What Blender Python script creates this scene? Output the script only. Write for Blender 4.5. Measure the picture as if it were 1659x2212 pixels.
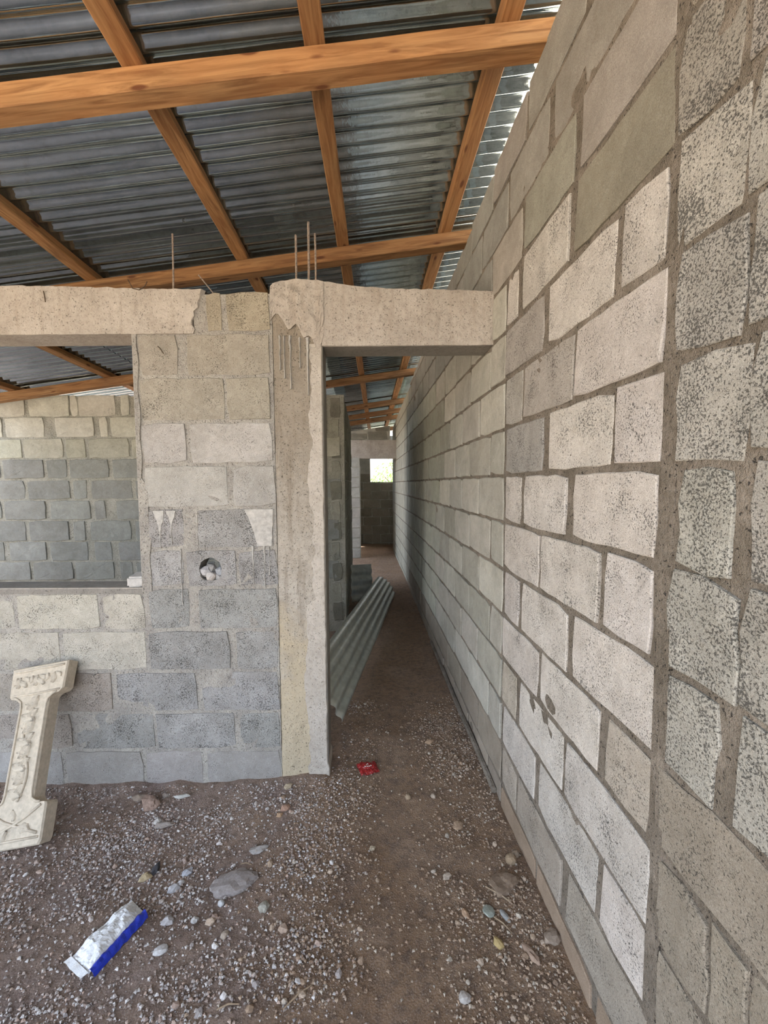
import bpy, bmesh, math, random
from mathutils import Vector, Matrix, noise

for o in list(bpy.data.objects): bpy.data.objects.remove(o, do_unlink=True)
S = bpy.context.scene
COL = S.collection
rnd = random.Random(7)

# ------------------------------------------------------------------ camera, sky, sun, exposure
CAM_H = 1.475
YAW, PITCH, ROLL = 0.04523, -0.06475, -0.00598
FPX = 940.0
def cam_axes():
    f = Vector((math.sin(YAW)*math.cos(PITCH), math.cos(YAW)*math.cos(PITCH), math.sin(PITCH)))
    r = Vector((math.cos(YAW), -math.sin(YAW), 0)); u = r.cross(f)
    c, s = math.cos(ROLL), math.sin(ROLL)
    return c*r+s*u, -s*r+c*u, f
cr, cu, cf = cam_axes()
cd = bpy.data.cameras.new('camera'); cam = bpy.data.objects.new('camera', cd); COL.objects.link(cam)
cd.sensor_fit = 'VERTICAL'; cd.sensor_height = 24.0; cd.lens = 24.0*FPX/2212.0
cd.clip_start = 0.02; cd.clip_end = 300
cam.matrix_world = Matrix(((cr.x, cu.x, -cf.x, 0), (cr.y, cu.y, -cf.y, 0), (cr.z, cu.z, -cf.z, CAM_H), (0, 0, 0, 1)))
S.camera = cam

wd = bpy.data.worlds.new('sky'); S.world = wd; wd.use_nodes = True
wn = wd.node_tree.nodes; wl = wd.node_tree.links
bg = wn['Background']; sky = wn.new('ShaderNodeTexSky')
sky.sky_type = 'NISHITA'; sky.sun_disc = False
sky.sun_elevation = math.radians(58); sky.sun_rotation = math.radians(40)
sky.air_density = 1.0; sky.dust_density = 4.0; sky.ozone_density = 1.0
hs = wn.new('ShaderNodeHueSaturation'); hs.inputs['Saturation'].default_value = 0.55
wl.new(sky.outputs[0], hs.inputs['Color']); wl.new(hs.outputs[0], bg.inputs['Color'])
bg.inputs['Strength'].default_value = 0.42

sd = bpy.data.lights.new('sun', 'SUN'); sun = bpy.data.objects.new('sun', sd); COL.objects.link(sun)
sd.energy = 8.0; sd.angle = math.radians(2); sd.color = (1.0, 0.955, 0.885)
sun.rotation_euler = Vector((-0.42, -0.30, -0.86)).to_track_quat('-Z', 'Y').to_euler()

S.view_settings.view_transform = 'Standard'; S.view_settings.look = 'None'
S.view_settings.gamma = 1.0; S.view_settings.use_curve_mapping = False
S.view_settings.exposure = 2.0
S.cycles.max_bounces = 14; S.cycles.diffuse_bounces = 10; S.cycles.glossy_bounces = 6
S.cycles.sample_clamp_indirect = 8.0

# ------------------------------------------------------------------ node helpers and materials
class NT:
    def __init__(s, name):
        s.m = bpy.data.materials.new(name); s.m.use_nodes = True
        s.t = s.m.node_tree; s.b = s.t.nodes['Principled BSDF']
        s.geo = s.t.nodes.new('ShaderNodeNewGeometry')
    def n(s, kind, **kw):
        x = s.t.nodes.new(kind)
        for k, v in kw.items(): setattr(x, k, v)
        return x
    def l(s, a, b): s.t.links.new(a, b)
    def set(s, sock, v):
        if hasattr(v, 'is_output'): s.l(v, sock)
        else: sock.default_value = v
    def math(s, op, a, b=0.0, c=None, clamp=False):
        x = s.n('ShaderNodeMath', operation=op); x.use_clamp = clamp
        s.set(x.inputs[0], a); s.set(x.inputs[1], b)
        if c is not None: s.set(x.inputs[2], c)
        return x.outputs[0]
    def vmath(s, op, a, b):
        x = s.n('ShaderNodeVectorMath', operation=op); s.set(x.inputs[0], a); s.set(x.inputs[1], b)
        return x.outputs[0]
    def noise(s, vec, scale, detail=3.0, rough=0.55, dist=0.0):
        x = s.n('ShaderNodeTexNoise'); s.l(vec, x.inputs['Vector'])
        x.inputs['Scale'].default_value = scale; x.inputs['Detail'].default_value = detail
        x.inputs['Roughness'].default_value = rough; x.inputs['Distortion'].default_value = dist
        return x.outputs['Fac']
    def voro(s, vec, scale, feature='F1', out='Distance'):
        x = s.n('ShaderNodeTexVoronoi', feature=feature); s.l(vec, x.inputs['Vector'])
        x.inputs['Scale'].default_value = scale
        return x.outputs[out]
    def mr(s, v, a, b, c=0.0, d=1.0):
        x = s.n('ShaderNodeMapRange'); s.set(x.inputs[0], v)
        for i, q in enumerate((a, b, c, d)): s.set(x.inputs[i+1], q)
        return x.outputs[0]
    def mix(s, f, a, b, blend='MIX'):
        x = s.n('ShaderNodeMix', data_type='RGBA', blend_type=blend)
        s.set(x.inputs[0], f)
        for sock, v in ((x.inputs[6], a), (x.inputs[7], b)):
            if isinstance(v, tuple): sock.default_value = (*v, 1) if len(v) == 3 else v
            else: s.l(v, sock)
        return x.outputs[2]
    def bump(s, h, strength=0.5, dist=0.01, normal=None):
        x = s.n('ShaderNodeBump'); x.inputs['Strength'].default_value = strength
        x.inputs['Distance'].default_value = dist; s.l(h, x.inputs['Height'])
        if normal is not None: s.l(normal, x.inputs['Normal'])
        return x.outputs[0]
    def out(s, col=None, rough=0.9, normal=None, metallic=None, spec=None):
        if col is not None:
            if isinstance(col, tuple): s.b.inputs['Base Color'].default_value = (*col, 1)
            else: s.l(col, s.b.inputs['Base Color'])
        s.set(s.b.inputs['Roughness'], rough)
        if normal is not None: s.l(normal, s.b.inputs['Normal'])
        if metallic is not None: s.set(s.b.inputs['Metallic'], metallic)
        s.b.inputs['Specular IOR Level'].default_value = 0.25 if spec is None else spec
        return s.m

def block_material():
    """Concrete block: base colour and amount of pitting come from the object's own colour."""
    t = NT('concrete_block')
    oi = t.n('ShaderNodeObjectInfo')
    off = t.n('ShaderNodeCombineXYZ'); r9 = t.math('MULTIPLY', oi.outputs['Random'], 37.0)
    for i in range(3): t.l(r9, off.inputs[i])
    p = t.vmath('ADD', t.geo.outputs['Position'], off.outputs[0])
    big = t.noise(p, 7.0, 5.0, 0.6, 0.4)
    mid = t.noise(p, 38.0, 4.0, 0.65)
    fine = t.noise(p, 330.0, 4.0, 0.75)
    pn = t.noise(p, 205.0, 4.0, 0.72)
    area = t.noise(p, 10.0, 3.0, 0.55)
    thr = t.math('SUBTRACT', 0.70, t.math('MULTIPLY', oi.outputs['Alpha'], 0.135))
    thr = t.math('SUBTRACT', thr, t.math('MULTIPLY', t.math('SUBTRACT', area, 0.5), 0.30))
    pit = t.mr(pn, thr, t.math('ADD', thr, 0.075))
    c = t.mix(t.mr(big, 0.3, 0.7), (0.82, 0.81, 0.79), (1.10, 1.095, 1.09))
    c = t.mix(1.0, oi.outputs['Color'], c, 'MULTIPLY')
    c = t.mix(t.mr(mid, 0.35, 0.75, 0.0, 0.6), c, t.mix(1.0, c, (0.76, 0.73, 0.70), 'MULTIPLY'))
    c = t.mix(t.mr(fine, 0.40, 0.66, 0.0, 0.75), c, t.mix(1.0, c, (0.58, 0.56, 0.54), 'MULTIPLY'))
    c = t.mix(t.mr(fine, 0.46, 0.30, 0.0, 0.45), c, t.mix(1.0, c, (1.28, 1.27, 1.26), 'MULTIPLY'))
    c = t.mix(t.math('MULTIPLY', pit, 0.80), c, (0.06, 0.056, 0.052))
    h = t.math('ADD', t.math('MULTIPLY', fine, -0.9), t.math('MULTIPLY', mid, 0.6))
    h = t.math('SUBTRACT', h, t.math('MULTIPLY', pit, 1.3))
    return t.out(c, 0.93, t.bump(h, 0.85, 0.0035))

def mortar_material(name, c1, c2, pitty=0.6):
    t = NT(name); p = t.geo.outputs['Position']
    a = t.noise(p, 9.0, 5.0, 0.6); b = t.noise(p, 70.0, 4.0, 0.7); f = t.noise(p, 330.0, 2.0)
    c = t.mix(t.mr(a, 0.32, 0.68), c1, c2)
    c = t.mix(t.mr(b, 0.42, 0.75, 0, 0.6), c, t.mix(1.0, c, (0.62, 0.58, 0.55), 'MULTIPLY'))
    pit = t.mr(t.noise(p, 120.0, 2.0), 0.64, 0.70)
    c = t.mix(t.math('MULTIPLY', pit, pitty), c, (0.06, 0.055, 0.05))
    h = t.math('ADD', t.math('MULTIPLY', b, 1.0), t.math('MULTIPLY', f, 0.4))
    h = t.math('SUBTRACT', h, pit)
    return t.out(c, 0.95, t.bump(h, 1.0, 0.011))

def concrete_material(name, c1, c2, stain, streak=0.6, gravel=0.5, weather=False):
    t = NT(name); p = t.geo.outputs['Position']
    a = t.noise(p, 5.0, 6.0, 0.62, 0.6); b = t.noise(p, 45.0, 5.0, 0.65); f = t.noise(p, 300.0, 2.0)
    vs = t.n('ShaderNodeMapping'); t.l(p, vs.inputs['Vector']); vs.inputs['Scale'].default_value = (26, 26, 2.2)
    st = t.noise(vs.outputs[0], 1.0, 4.0, 0.6, 0.3)
    c = t.mix(t.mr(a, 0.3, 0.7), c1, c2)
    c = t.mix(t.mr(st, 0.50, 0.72, 0, streak), c, stain)
    c = t.mix(t.mr(b, 0.45, 0.75, 0, 0.5), c, t.mix(1.0, c, (0.6, 0.57, 0.53), 'MULTIPLY'))
    if weather:
        sz = t.n('ShaderNodeSeparateXYZ'); t.l(p, sz.inputs[0]); zz = t.math('ADD', sz.outputs[2], t.math('MULTIPLY', t.math('SUBTRACT', a, 0.5), 1.6))
        c = t.mix(t.math('MULTIPLY', t.mr(zz, 0.95, 0.55), 0.75), c, (0.46, 0.385, 0.265))
        c = t.mix(t.math('MULTIPLY', t.mr(zz, 1.35, 1.75), 0.60), c, (0.215, 0.178, 0.135))
    pit = t.mr(t.noise(p, 130.0, 4.0, 0.7), 0.61, 0.67)
    c = t.mix(t.math('MULTIPLY', pit, gravel), c, (0.05, 0.048, 0.045))
    h = t.math('ADD', t.math('MULTIPLY', b, 1.0), t.math('MULTIPLY', f, 0.3)); h = t.math('SUBTRACT', h, pit)
    return t.out(c, 0.92, t.bump(h, 0.8, 0.005))

def wood_material():
    t = NT('pine_lumber'); tc = t.n('ShaderNodeTexCoord'); oi = t.n('ShaderNodeObjectInfo')
    mp = t.n('ShaderNodeMapping'); t.l(tc.outputs['Object'], mp.inputs['Vector'])
    cx = t.n('ShaderNodeCombineXYZ'); t.l(t.math('MULTIPLY', oi.outputs['Random'], 40.0), cx.inputs[0]); t.l(cx.outputs[0], mp.inputs['Location'])
    mp.inputs['Scale'].default_value = (2.2, 30, 30)
    g = t.noise(mp.outputs[0], 1.4, 5.0, 0.62, 1.2)
    mp2 = t.n('ShaderNodeMapping'); t.l(tc.outputs['Object'], mp2.inputs['Vector']); mp2.inputs['Scale'].default_value = (5, 16, 16)
    t.l(cx.outputs[0], mp2.inputs['Location'])
    big = t.noise(mp2.outputs[0], 0.6, 3.0)
    kn = t.voro(mp2.outputs[0], 0.9)
    knot = t.mr(kn, 0.09, 0.16, 1.0, 0.0)
    c = t.mix(t.mr(g, 0.32, 0.68), (0.225, 0.104, 0.042), (0.42, 0.225, 0.10))
    c = t.mix(t.mr(big, 0.38, 0.70, 0, 0.65), c, t.mix(t.mr(g, .4, .6), (0.17, 0.095, 0.045), (0.40, 0.25, 0.125)))
    c = t.mix(t.math('MULTIPLY', knot, 0.85), c, (0.10, 0.03, 0.012))
    c = t.mix(1.0, c, oi.outputs['Color'], 'MULTIPLY')
    return t.out(c, 0.75, t.bump(g, 0.3, 0.003), spec=0.3)

def zinc_material():
    t = NT('galvanised_sheet'); p = t.geo.outputs['Position']; oi = t.n('ShaderNodeObjectInfo')
    mp = t.n('ShaderNodeMapping'); t.l(p, mp.inputs['Vector']); mp.inputs['Scale'].default_value = (1.4, 7, 3)
    a = t.noise(mp.outputs[0], 2.2, 5.0, 0.6, 0.5); sp = t.voro(p, 60.0, out='Color')
    hsv = t.n('ShaderNodeSeparateColor'); t.l(sp, hsv.inputs[0])
    c = t.mix(t.mr(a, 0.3, 0.7), (0.34, 0.375, 0.385), (0.64, 0.69, 0.71))
    c = t.mix(t.mr(hsv.outputs[0], 0.0, 1.0, 0.0, 0.22), c, (0.75, 0.76, 0.78))
    d = t.noise(p, 16.0, 4.0, 0.7)
    c = t.mix(t.mr(d, 0.58, 0.75, 0.0, 0.45), c, (0.25, 0.22, 0.19))
    c = t.mix(1.0, c, oi.outputs['Color'], 'MULTIPLY')
    r = t.mr(a, 0.3, 0.75, 0.03, 0.16)
    return t.out(c, r, t.bump(t.noise(p, 24.0, 3.0), 0.06, 0.01), metallic=0.95, spec=0.5)

def dirt_material():
    t = NT('dirt_floor'); p = t.geo.outputs['Position']
    sx = t.n('ShaderNodeSeparateXYZ'); t.l(p, sx.inputs[0]); X = sx.outputs[0]; Y = sx.outputs[1]
    a = t.noise(p, 3.5, 6.0, 0.62, 0.3); b = t.noise(p, 28.0, 5.0, 0.7); f = t.noise(p, 210.0, 5.0, 0.8)
    g = t.voro(p, 150.0)
    left = t.mr(t.math('ADD', X, t.math('MULTIPLY', t.math('SUBTRACT', a, 0.5), 0.9)), -0.55, -0.10)
    c = t.mix(left, (0.285, 0.220, 0.195), (0.285, 0.182, 0.108))
    c = t.mix(t.mr(a, 0.38, 0.66, 0, 0.75), c, (0.365, 0.258, 0.180))
    c = t.mix(t.mr(b, 0.42, 0.66, 0, 0.8), c, (0.125, 0.086, 0.065))
    c = t.mix(t.mr(f, 0.50, 0.66, 0, 0.7), c, (0.43, 0.35, 0.29))
    c = t.mix(t.mr(t.noise(p, 260.0, 2.0), 0.66, 0.72, 0, 0.8), c, (0.42, 0.37, 0.33))
    h = t.math('ADD', t.math('MULTIPLY', b, 1.2), t.math('MULTIPLY', f, 0.8)); h = t.math('SUBTRACT', h, t.math('MULTIPLY', g, 0.5))
    return t.out(c, 0.97, t.bump(h, 0.9, 0.009))

def plain(name, col, rough=0.8, var=0.25, scale=40.0, metallic=0.0, bumps=0.3, spec=None):
    t = NT(name); p = t.geo.outputs['Position']; a = t.noise(p, scale, 4.0, 0.6)
    c = t.mix(t.mr(a, 0.3, 0.7), tuple(v*(1-var) for v in col), tuple(min(1, v*(1+var)) for v in col))
    return t.out(c, rough, t.bump(a, bumps, 0.003), metallic=metallic, spec=spec)

def attr_material(name, rough=0.9):
    t = NT(name); a = t.n('ShaderNodeVertexColor', layer_name='tint'); p = t.geo.outputs['Position']
    b = t.noise(p, 160.0, 3.0, 0.6)
    c = t.mix(t.mr(b, 0.35, 0.7, 0, 0.55), a.outputs[0], t.mix(1.0, a.outputs[0], (0.55, 0.5, 0.46), 'MULTIPLY'))
    return t.out(c, rough, t.bump(b, 0.4, 0.002))

def objcol_material(name, rough=0.9, scale=130.0, spec=None):
    t = NT(name); oi = t.n('ShaderNodeObjectInfo'); p = t.geo.outputs['Position']
    b = t.noise(p, scale, 4.0, 0.6); f = t.noise(p, scale*4, 2.0)
    c = t.mix(t.mr(b, 0.35, 0.7, 0, 0.6), oi.outputs['Color'], t.mix(1.0, oi.outputs['Color'], (0.6, 0.56, 0.52), 'MULTIPLY'))
    return t.out(c, rough, t.bump(t.math('ADD', b, t.math('MULTIPLY', f, 0.4)), 0.5, 0.002), spec=spec)

M = dict(
    block=block_material(),
    mortar=mortar_material('mortar', (0.165, 0.14, 0.11), (0.315, 0.272, 0.225), 0.9),  # mortar brown, darkened to paint in the shadow of the joint crevices
    mortar_pale=mortar_material('pale_mortar', (0.34, 0.32, 0.295), (0.47, 0.445, 0.40), 0.35),
    mortar_back=mortar_material('back_mortar', (0.36, 0.355, 0.30), (0.50, 0.49, 0.43), 0.5),
    column=concrete_material('cast_concrete', (0.30, 0.265, 0.22), (0.42, 0.385, 0.335), (0.20, 0.165, 0.125), 0.75, 0.75, True),
    lintel=concrete_material('beam_concrete', (0.36, 0.32, 0.28), (0.48, 0.44, 0.395), (0.31, 0.26, 0.21), 0.45, 0.55),
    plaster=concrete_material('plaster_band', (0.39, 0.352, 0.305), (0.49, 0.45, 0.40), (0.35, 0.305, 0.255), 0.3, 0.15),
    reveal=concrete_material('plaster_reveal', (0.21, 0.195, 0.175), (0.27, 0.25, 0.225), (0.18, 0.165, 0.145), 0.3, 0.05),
    drip=plain('cement_drip', (0.415, 0.40, 0.375), 0.93, 0.22, 45, bumps=.6),
    wood=wood_material(), zinc=zinc_material(), dirt=dirt_material(),
    gravel=attr_material('gravel'), stone=objcol_material('stone'),
    cast=plain('cast_stone', (0.48, 0.42, 0.335), 0.92, 0.16, 55, bumps=0.5),
    dull=plain('dull_zinc', (0.56, 0.59, 0.55), 0.36, 0.18, 14, metallic=0.5, bumps=0.05, spec=.5),
    steel=plain('rusty_rebar', (0.30, 0.24, 0.20), 0.75, 0.4, 120, metallic=0.3),
    wire=plain('tie_wire', (0.10, 0.07, 0.05), 0.8, 0.3, 120, metallic=0.4),
    grass=plain('dry_ground', (0.36, 0.30, 0.22), 0.95, 0.25, 2.0),
    leaf=plain('tree_leaf', (0.22, 0.36, 0.12), 0.7, 0.4, 6.0),
    bark=plain('tree_bark', (0.14, 0.10, 0.07), 0.95, 0.3, 30.0),
)

# ------------------------------------------------------------------ object helpers
def tag(o, label=None, cat=None, group=None, kind=None):
    if label: o['label'] = label
    if cat: o['category'] = cat
    if group: o['group'] = group
    if kind: o['kind'] = kind
    return o

def empty(name, loc=(0, 0, 0), mat=None):
    o = bpy.data.objects.new(name, None); COL.objects.link(o)
    if mat is not None: o.matrix_world = mat
    else: o.location = loc
    o.empty_display_size = 0.1
    return o

def mesh_obj(name, verts, faces, mat, parent=None, color=None, smooth=False, recenter=True, tint=None):
    me = bpy.data.meshes.new(name)
    if recenter and verts:
        n = len(verts); c = Vector((sum(v[0] for v in verts)/n, sum(v[1] for v in verts)/n, sum(v[2] for v in verts)/n))
        verts = [(v[0]-c.x, v[1]-c.y, v[2]-c.z) for v in verts]
    else: c = Vector((0, 0, 0))
    me.from_pydata(verts, [], faces); me.update()
    if smooth: me.polygons.foreach_set('use_smooth', [True]*len(me.polygons))
    if tint is not None:
        at = me.color_attributes.new('tint', 'FLOAT_COLOR', 'POINT')
        at.data.foreach_set('color', [x for q in tint for x in (*q, 1.0)])
    me.materials.append(mat)
    o = bpy.data.objects.new(name, me); COL.objects.link(o); o.location = c
    if parent is not None: o.parent = parent
    if color is not None: o.color = color if len(color) == 4 else (*color, 1.0)
    return o

class MB:
    def __init__(s): s.v = []; s.f = []
    def add(s, vs, fs):
        k = len(s.v); s.v += [tuple(v) for v in vs]; s.f += [tuple(i+k for i in f) for f in fs]
    def box(s, x0, x1, y0, y1, z0, z1, tf=None):
        vs = [(x, y, z) for z in (z0, z1) for y in (y0, y1) for x in (x0, x1)]
        if tf: vs = [tf(*v) for v in vs]
        s.add(vs, [(0, 2, 3, 1), (4, 5, 7, 6), (0, 1, 5, 4), (2, 6, 7, 3), (0, 4, 6, 2), (1, 3, 7, 5)])
    def tube(s, pts, r, n=6, cap=True):
        pts = [Vector(p) for p in pts]; k = len(s.v); up = Vector((0.13, 0.31, 0.94))
        for i, p in enumerate(pts):
            d = (pts[min(i+1, len(pts)-1)]-pts[max(i-1, 0)]).normalized()
            a = d.cross(up).normalized() if abs(d.dot(up)) < .98 else d.orthogonal().normalized()
            b = d.cross(a); rr = r[i] if isinstance(r, (list, tuple)) else r
            for j in range(n):
                q = 2*math.pi*j/n; s.v.append(tuple(p+rr*(math.cos(q)*a+math.sin(q)*b)))
        for i in range(len(pts)-1):
            for j in range(n):
                s.f.append((k+i*n+j, k+i*n+(j+1) % n, k+(i+1)*n+(j+1) % n, k+(i+1)*n+j))
        if cap:
            s.f.append(tuple(k+j for j in reversed(range(n)))); s.f.append(tuple(k+(len(pts)-1)*n+j for j in range(n)))
    def build(s, name, mat, parent=None, **kw): return mesh_obj(name, s.v, s.f, mat, parent, **kw)

def rough_panel(mb, P, a0, a1, z0, z1, t, step, amp, seed, top=None, edge=0.0):
    """Slab with a subdivided, uneven front face.  P(a, z, n): wall frame to world, n = out of the wall."""
    na = max(1, round((a1-a0)/step)); nz = max(1, round((z1-z0)/step)); k = len(mb.v)
    for j in range(nz+1):
        for i in range(na+1):
            a = a0+(a1-a0)*i/na
            zt = top(a) if top else z1
            z = z0+(zt-z0)*j/nz
            n = amp*noise.noise(Vector((a*9+seed, z*9, seed*1.7)))+amp*.6*noise.noise(Vector((a*31+seed, z*31, seed)))
            if i in (0, na) or j in (0, nz): n -= edge
            da = edge*noise.noise(Vector((z*25, seed, 3.1))) if i in (0, na) else 0
            mb.v.append(tuple(P(a+da, z, n)))
    w = na+1
    for j in range(nz):
        for i in range(na): mb.f.append((k+j*w+i, k+j*w+i+1, k+(j+1)*w+i+1, k+(j+1)*w+i))
    per = [i for i in range(w)]+[j*w+na for j in range(1, nz+1)]+[nz*w+i for i in range(na-1, -1, -1)]+[j*w for j in range(nz-1, 0, -1)]
    b = len(mb.v)
    for q in per:
        jj, ii = divmod(q, w); a = a0+(a1-a0)*ii/na; zt = top(a) if top else z1
        mb.v.append(tuple(P(a, z0+(zt-z0)*jj/nz, -t)))
    m = len(per)
    for i in range(m): mb.f.append((k+per[i], b+i, b+(i+1) % m, k+per[(i+1) % m]))
    mb.f.append(tuple(b+i for i in reversed(range(m))))

def block(parent, P, a0, a1, z0, z1, color, pit, seed, proud=0.008, back=0.03, jit=0.0028, hole=None, ztop=None, name='block', ch=0.0035):
    """One concrete block: worn outline, chamfered rim, slightly uneven face."""
    r = random.Random(seed)
    w = a1-a0; hgt = z1-z0; cut = min(0.008, w*.12)
    def edge(p, q, n):
        out = []
        for i in range(n):
            f = i/n; out.append((p[0]+(q[0]-p[0])*f, p[1]+(q[1]-p[1])*f))
        return out
    na = max(2, int(w/0.06)); nz = max(2, int(hgt/0.06)); k = [cut*(0.4+1.3*r.random()) for _ in range(4)]
    zt0 = z1 if ztop is None else ztop(a0); zt1 = z1 if ztop is None else ztop(a1)
    pts = edge((a0+k[0], z0), (a1-k[1], z0), na)+edge((a1, z0+k[1]), (a1, zt1-k[2]), nz)+edge((a1-k[2], zt1), (a0+k[3], zt0), na)+edge((a0, zt0-k[3]), (a0, z0+k[0]), nz)
    ca, cz = (a0+a1)/2, (z0+z1)/2
    pts = [(a+r.uniform(-1, 1)*jit, z+r.uniform(-1, 1)*jit) for a, z in pts]
    n = len(pts); v = []; f = []
    pr = proud+r.uniform(-.002, .003)
    tilt_a = r.uniform(-1, 1)*0.004; tilt_z = r.uniform(-1, 1)*0.004
    def nn(a, z, base): return base+tilt_a*(a-ca)/max(w, .05)+tilt_z*(z-cz)/max(hgt, .05)
    for a, z in pts: v.append(P(a, z, -back))
    for a, z in pts: v.append(P(a, z, nn(a, z, pr-ch*.9)))
    for a, z in pts:
        ia = ca+(a-ca)*(1-2*ch/max(w, .02)); iz = cz+(z-cz)*(1-2*ch/max(hgt, .02))
        v.append(P(ia, iz, nn(a, z, pr+r.uniform(-.0012, .0008))))
    for L in range(2):
        for i in range(n):
            j = (i+1) % n; f.append((L*n+i, L*n+j, (L+1)*n+j, (L+1)*n+i))
    if hole is None:
        for a, z in pts:
            ia = ca+(a-ca)*.55; iz = cz+(z-cz)*.55
            v.append(P(ia, iz, nn(a, z, pr+r.uniform(-.0015, .0015))))
        for i in range(n): f.append((2*n+i, 2*n+(i+1) % n, 3*n+(i+1) % n, 3*n+i))
        v.append(P(ca, cz, pr)); c = len(v)-1
        for i in range(n): f.append((3*n+i, 3*n+(i+1) % n, c))
    else:
        hc, hz, hr, hd = hole
        for a, z in pts:
            q = math.atan2(z-hz, a-hc); rr = hr*(1+.13*noise.noise(Vector((math.cos(q)*2.3, math.sin(q)*2.3, 5))))
            v.append(P(hc+math.cos(q)*rr, hz+math.sin(q)*rr*1.06, pr-.002))
        for a, z in pts:
            q = math.atan2(z-hz, a-hc); rr = hr*(1.12+.2*noise.noise(Vector((math.cos(q)*3, math.sin(q)*3, 9))))
            v.append(P(hc+math.cos(q)*rr, hz+math.sin(q)*rr, -hd))
        for L in (2, 3):
            for i in range(n): f.append((L*n+i, L*n+(i+1) % n, (L+1)*n+(i+1) % n, (L+1)*n+i))
    return mesh_obj(name, [tuple(q) for q in v], f, M['block'], parent, color=(*color, pit))

def vary(c, r, s=0.07, w=0.010):
    k = 1+r.uniform(-s, s); return tuple(max(0, x*k*(1+r.uniform(-w, w))) for x in c)

# ------------------------------------------------------------------ the setting: floor and ground
W = 0.62                       # face of the long right-hand wall
WALL_Y0, SLOPE_F = 2.123, -0.049
def yfront(x): return WALL_Y0+SLOPE_F*x
def PR(a, z, n): return (W-n, a, z)                                  # right wall frame
def PF(a, z, n): return (a, yfront(a)-n, z)                          # front wall frame
def PB(a, z, n): return (a, 4.27+SLOPE_F*a-n, z)                     # back wall of the left room

def sm(a, b, x):
    t = min(1, max(0, (x-a)/(b-a))); return t*t*(3-2*t)
def floor_z(x, y):
    z = -0.045*sm(-0.15, -0.7, x)*sm(1.2, 1.9, y)
    z += 0.018*noise.noise(Vector((x*2.1, y*2.1, 3.3)))+0.008*noise.noise(Vector((x*7, y*7, 8.1)))
    path = math.exp(-((x-0.06-0.05*y)/0.22)**2)
    z -= 0.012*path
    z += 0.03*sm(0.42, 0.62, x)*sm(2.7, 1.0, y)*0.5
    if y > 3: z += 0.05*sm(3, 8, y)
    near = abs(y-yfront(x))
    if x < -0.2: z += 0.020*math.exp(-(near/0.07)**2)*(0.6+noise.noise(Vector((x*9, 1, 1))))
    return z
def floor_mesh():
    xs = []; x = -5.6
    while x < 0.70: xs.append(x); x += 0.018 if x > -1.75 else 0.10
    ys = []; y = -2.0
    while y < 11.2: ys.append(y); y += 0.018 if 0.9 < y < 2.9 else (0.05 if 2.8 < y < 7 else 0.12)
    nx = len(xs); v = []; f = []
    for y in ys:
        for x in xs:
            d = 0.0035*noise.noise(Vector((x*38, y*38, 1.3))) if (x > -1.75 and .9 < y < 4) else 0
            v.append((x, y, floor_z(x, y)+d))
    for j in range(len(ys)-1):
        for i in range(nx-1): f.append((j*nx+i, j*nx+i+1, (j+1)*nx+i+1, (j+1)*nx+i))
    o = mesh_obj('floor', v, f, M['dirt'], smooth=True, recenter=False)
    tag(o, 'bare brown dirt floor strewn with gravel', 'floor', kind='structure')
floor_mesh()
gb = MB(); gb.v = []; N = 24
for j in range(N+1):
    for i in range(N+1):
        x = -45+90*i/N; y = -45+90*j/N
        gb.v.append((x, y, -0.12+0.05*noise.noise(Vector((x*.2, y*.2, 4)))))
for j in range(N):
    for i in range(N): gb.f.append((j*(N+1)+i, j*(N+1)+i+1, (j+1)*(N+1)+i+1, (j+1)*(N+1)+i))
tag(gb.build('ground', M['grass'], recenter=False), 'sunlit dry ground outside the building', 'ground', kind='structure')

# ------------------------------------------------------------------ right wall of the room
ZJ = {-9: -0.10, -8: -0.10, -7: 0.104, -6: 0.294, -5: 0.489, -4: 0.690, -3: 0.886, -2: 1.093, -1: 1.304, 0: 1.509,
      1: 1.712, 2: 1.922, 3: 2.128, 4: 2.340, 5: 2.549, 6: 2.750, 7: 2.935}
def wall_top(y): return 2.935-0.036*(y-1.6)
ROOM = {
 -8: [(1.49, 1.88), (1.09, 1.47), (0.86, 1.07), (0.66, 0.84)],
 -7: [(1.698, 1.879), (1.28, 1.676), (0.861, 1.242), (0.622, 0.837)],
 -6: [(1.51, 1.873), (1.08, 1.468), (0.87, 1.055), (0.706, 0.846), (0.488, 0.696)],
 -5: [(1.708, 1.88), (1.291, 1.671), (0.873, 1.272), (0.712, 0.844), (0.635, 0.701), (0.499, 0.629)],
 -4: [(1.493, 1.881), (1.087, 1.477), (0.878, 1.054), (0.574, 0.849)],
 -3: [(1.692, 1.869), (1.278, 1.656), (0.856, 1.24), (0.713, 0.841), (0.522, 0.667)],
 -2: [(1.498, 1.877), (1.105, 1.486), (0.893, 1.074), (0.682, 0.841), (0.534, 0.668)],
 -1: [(1.683, 1.873), (1.303, 1.653), (0.889, 1.256), (0.703, 0.823), (0.575, 0.666)],
 0: [(1.484, 1.874), (1.065, 1.439), (0.879, 1.049), (0.684, 0.838), (0.5, 0.672)],
 1: [(1.689, 1.876), (1.275, 1.67), (0.878, 1.263), (0.697, 0.849), (0.53, 0.681)],
 2: [(1.494, 1.886), (1.07, 1.457), (0.888, 1.038), (0.710, 0.853), (0.54, 0.692)],
 3: [(1.752, 1.878), (1.315, 1.697), (0.872, 1.275), (0.722, 0.856), (0.55, 0.700)],
 4: [(1.715, 2.092), (1.291, 1.681), (0.877, 1.248), (0.758, 0.853), (0.60, 0.738)],
 5: [(1.478, 1.86), (0.986, 1.44), (0.714, 0.968)],
 6: [(1.683, 2.084), (1.235, 1.661), (0.864, 1.216)],
}
SEAM = 1.888
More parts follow.
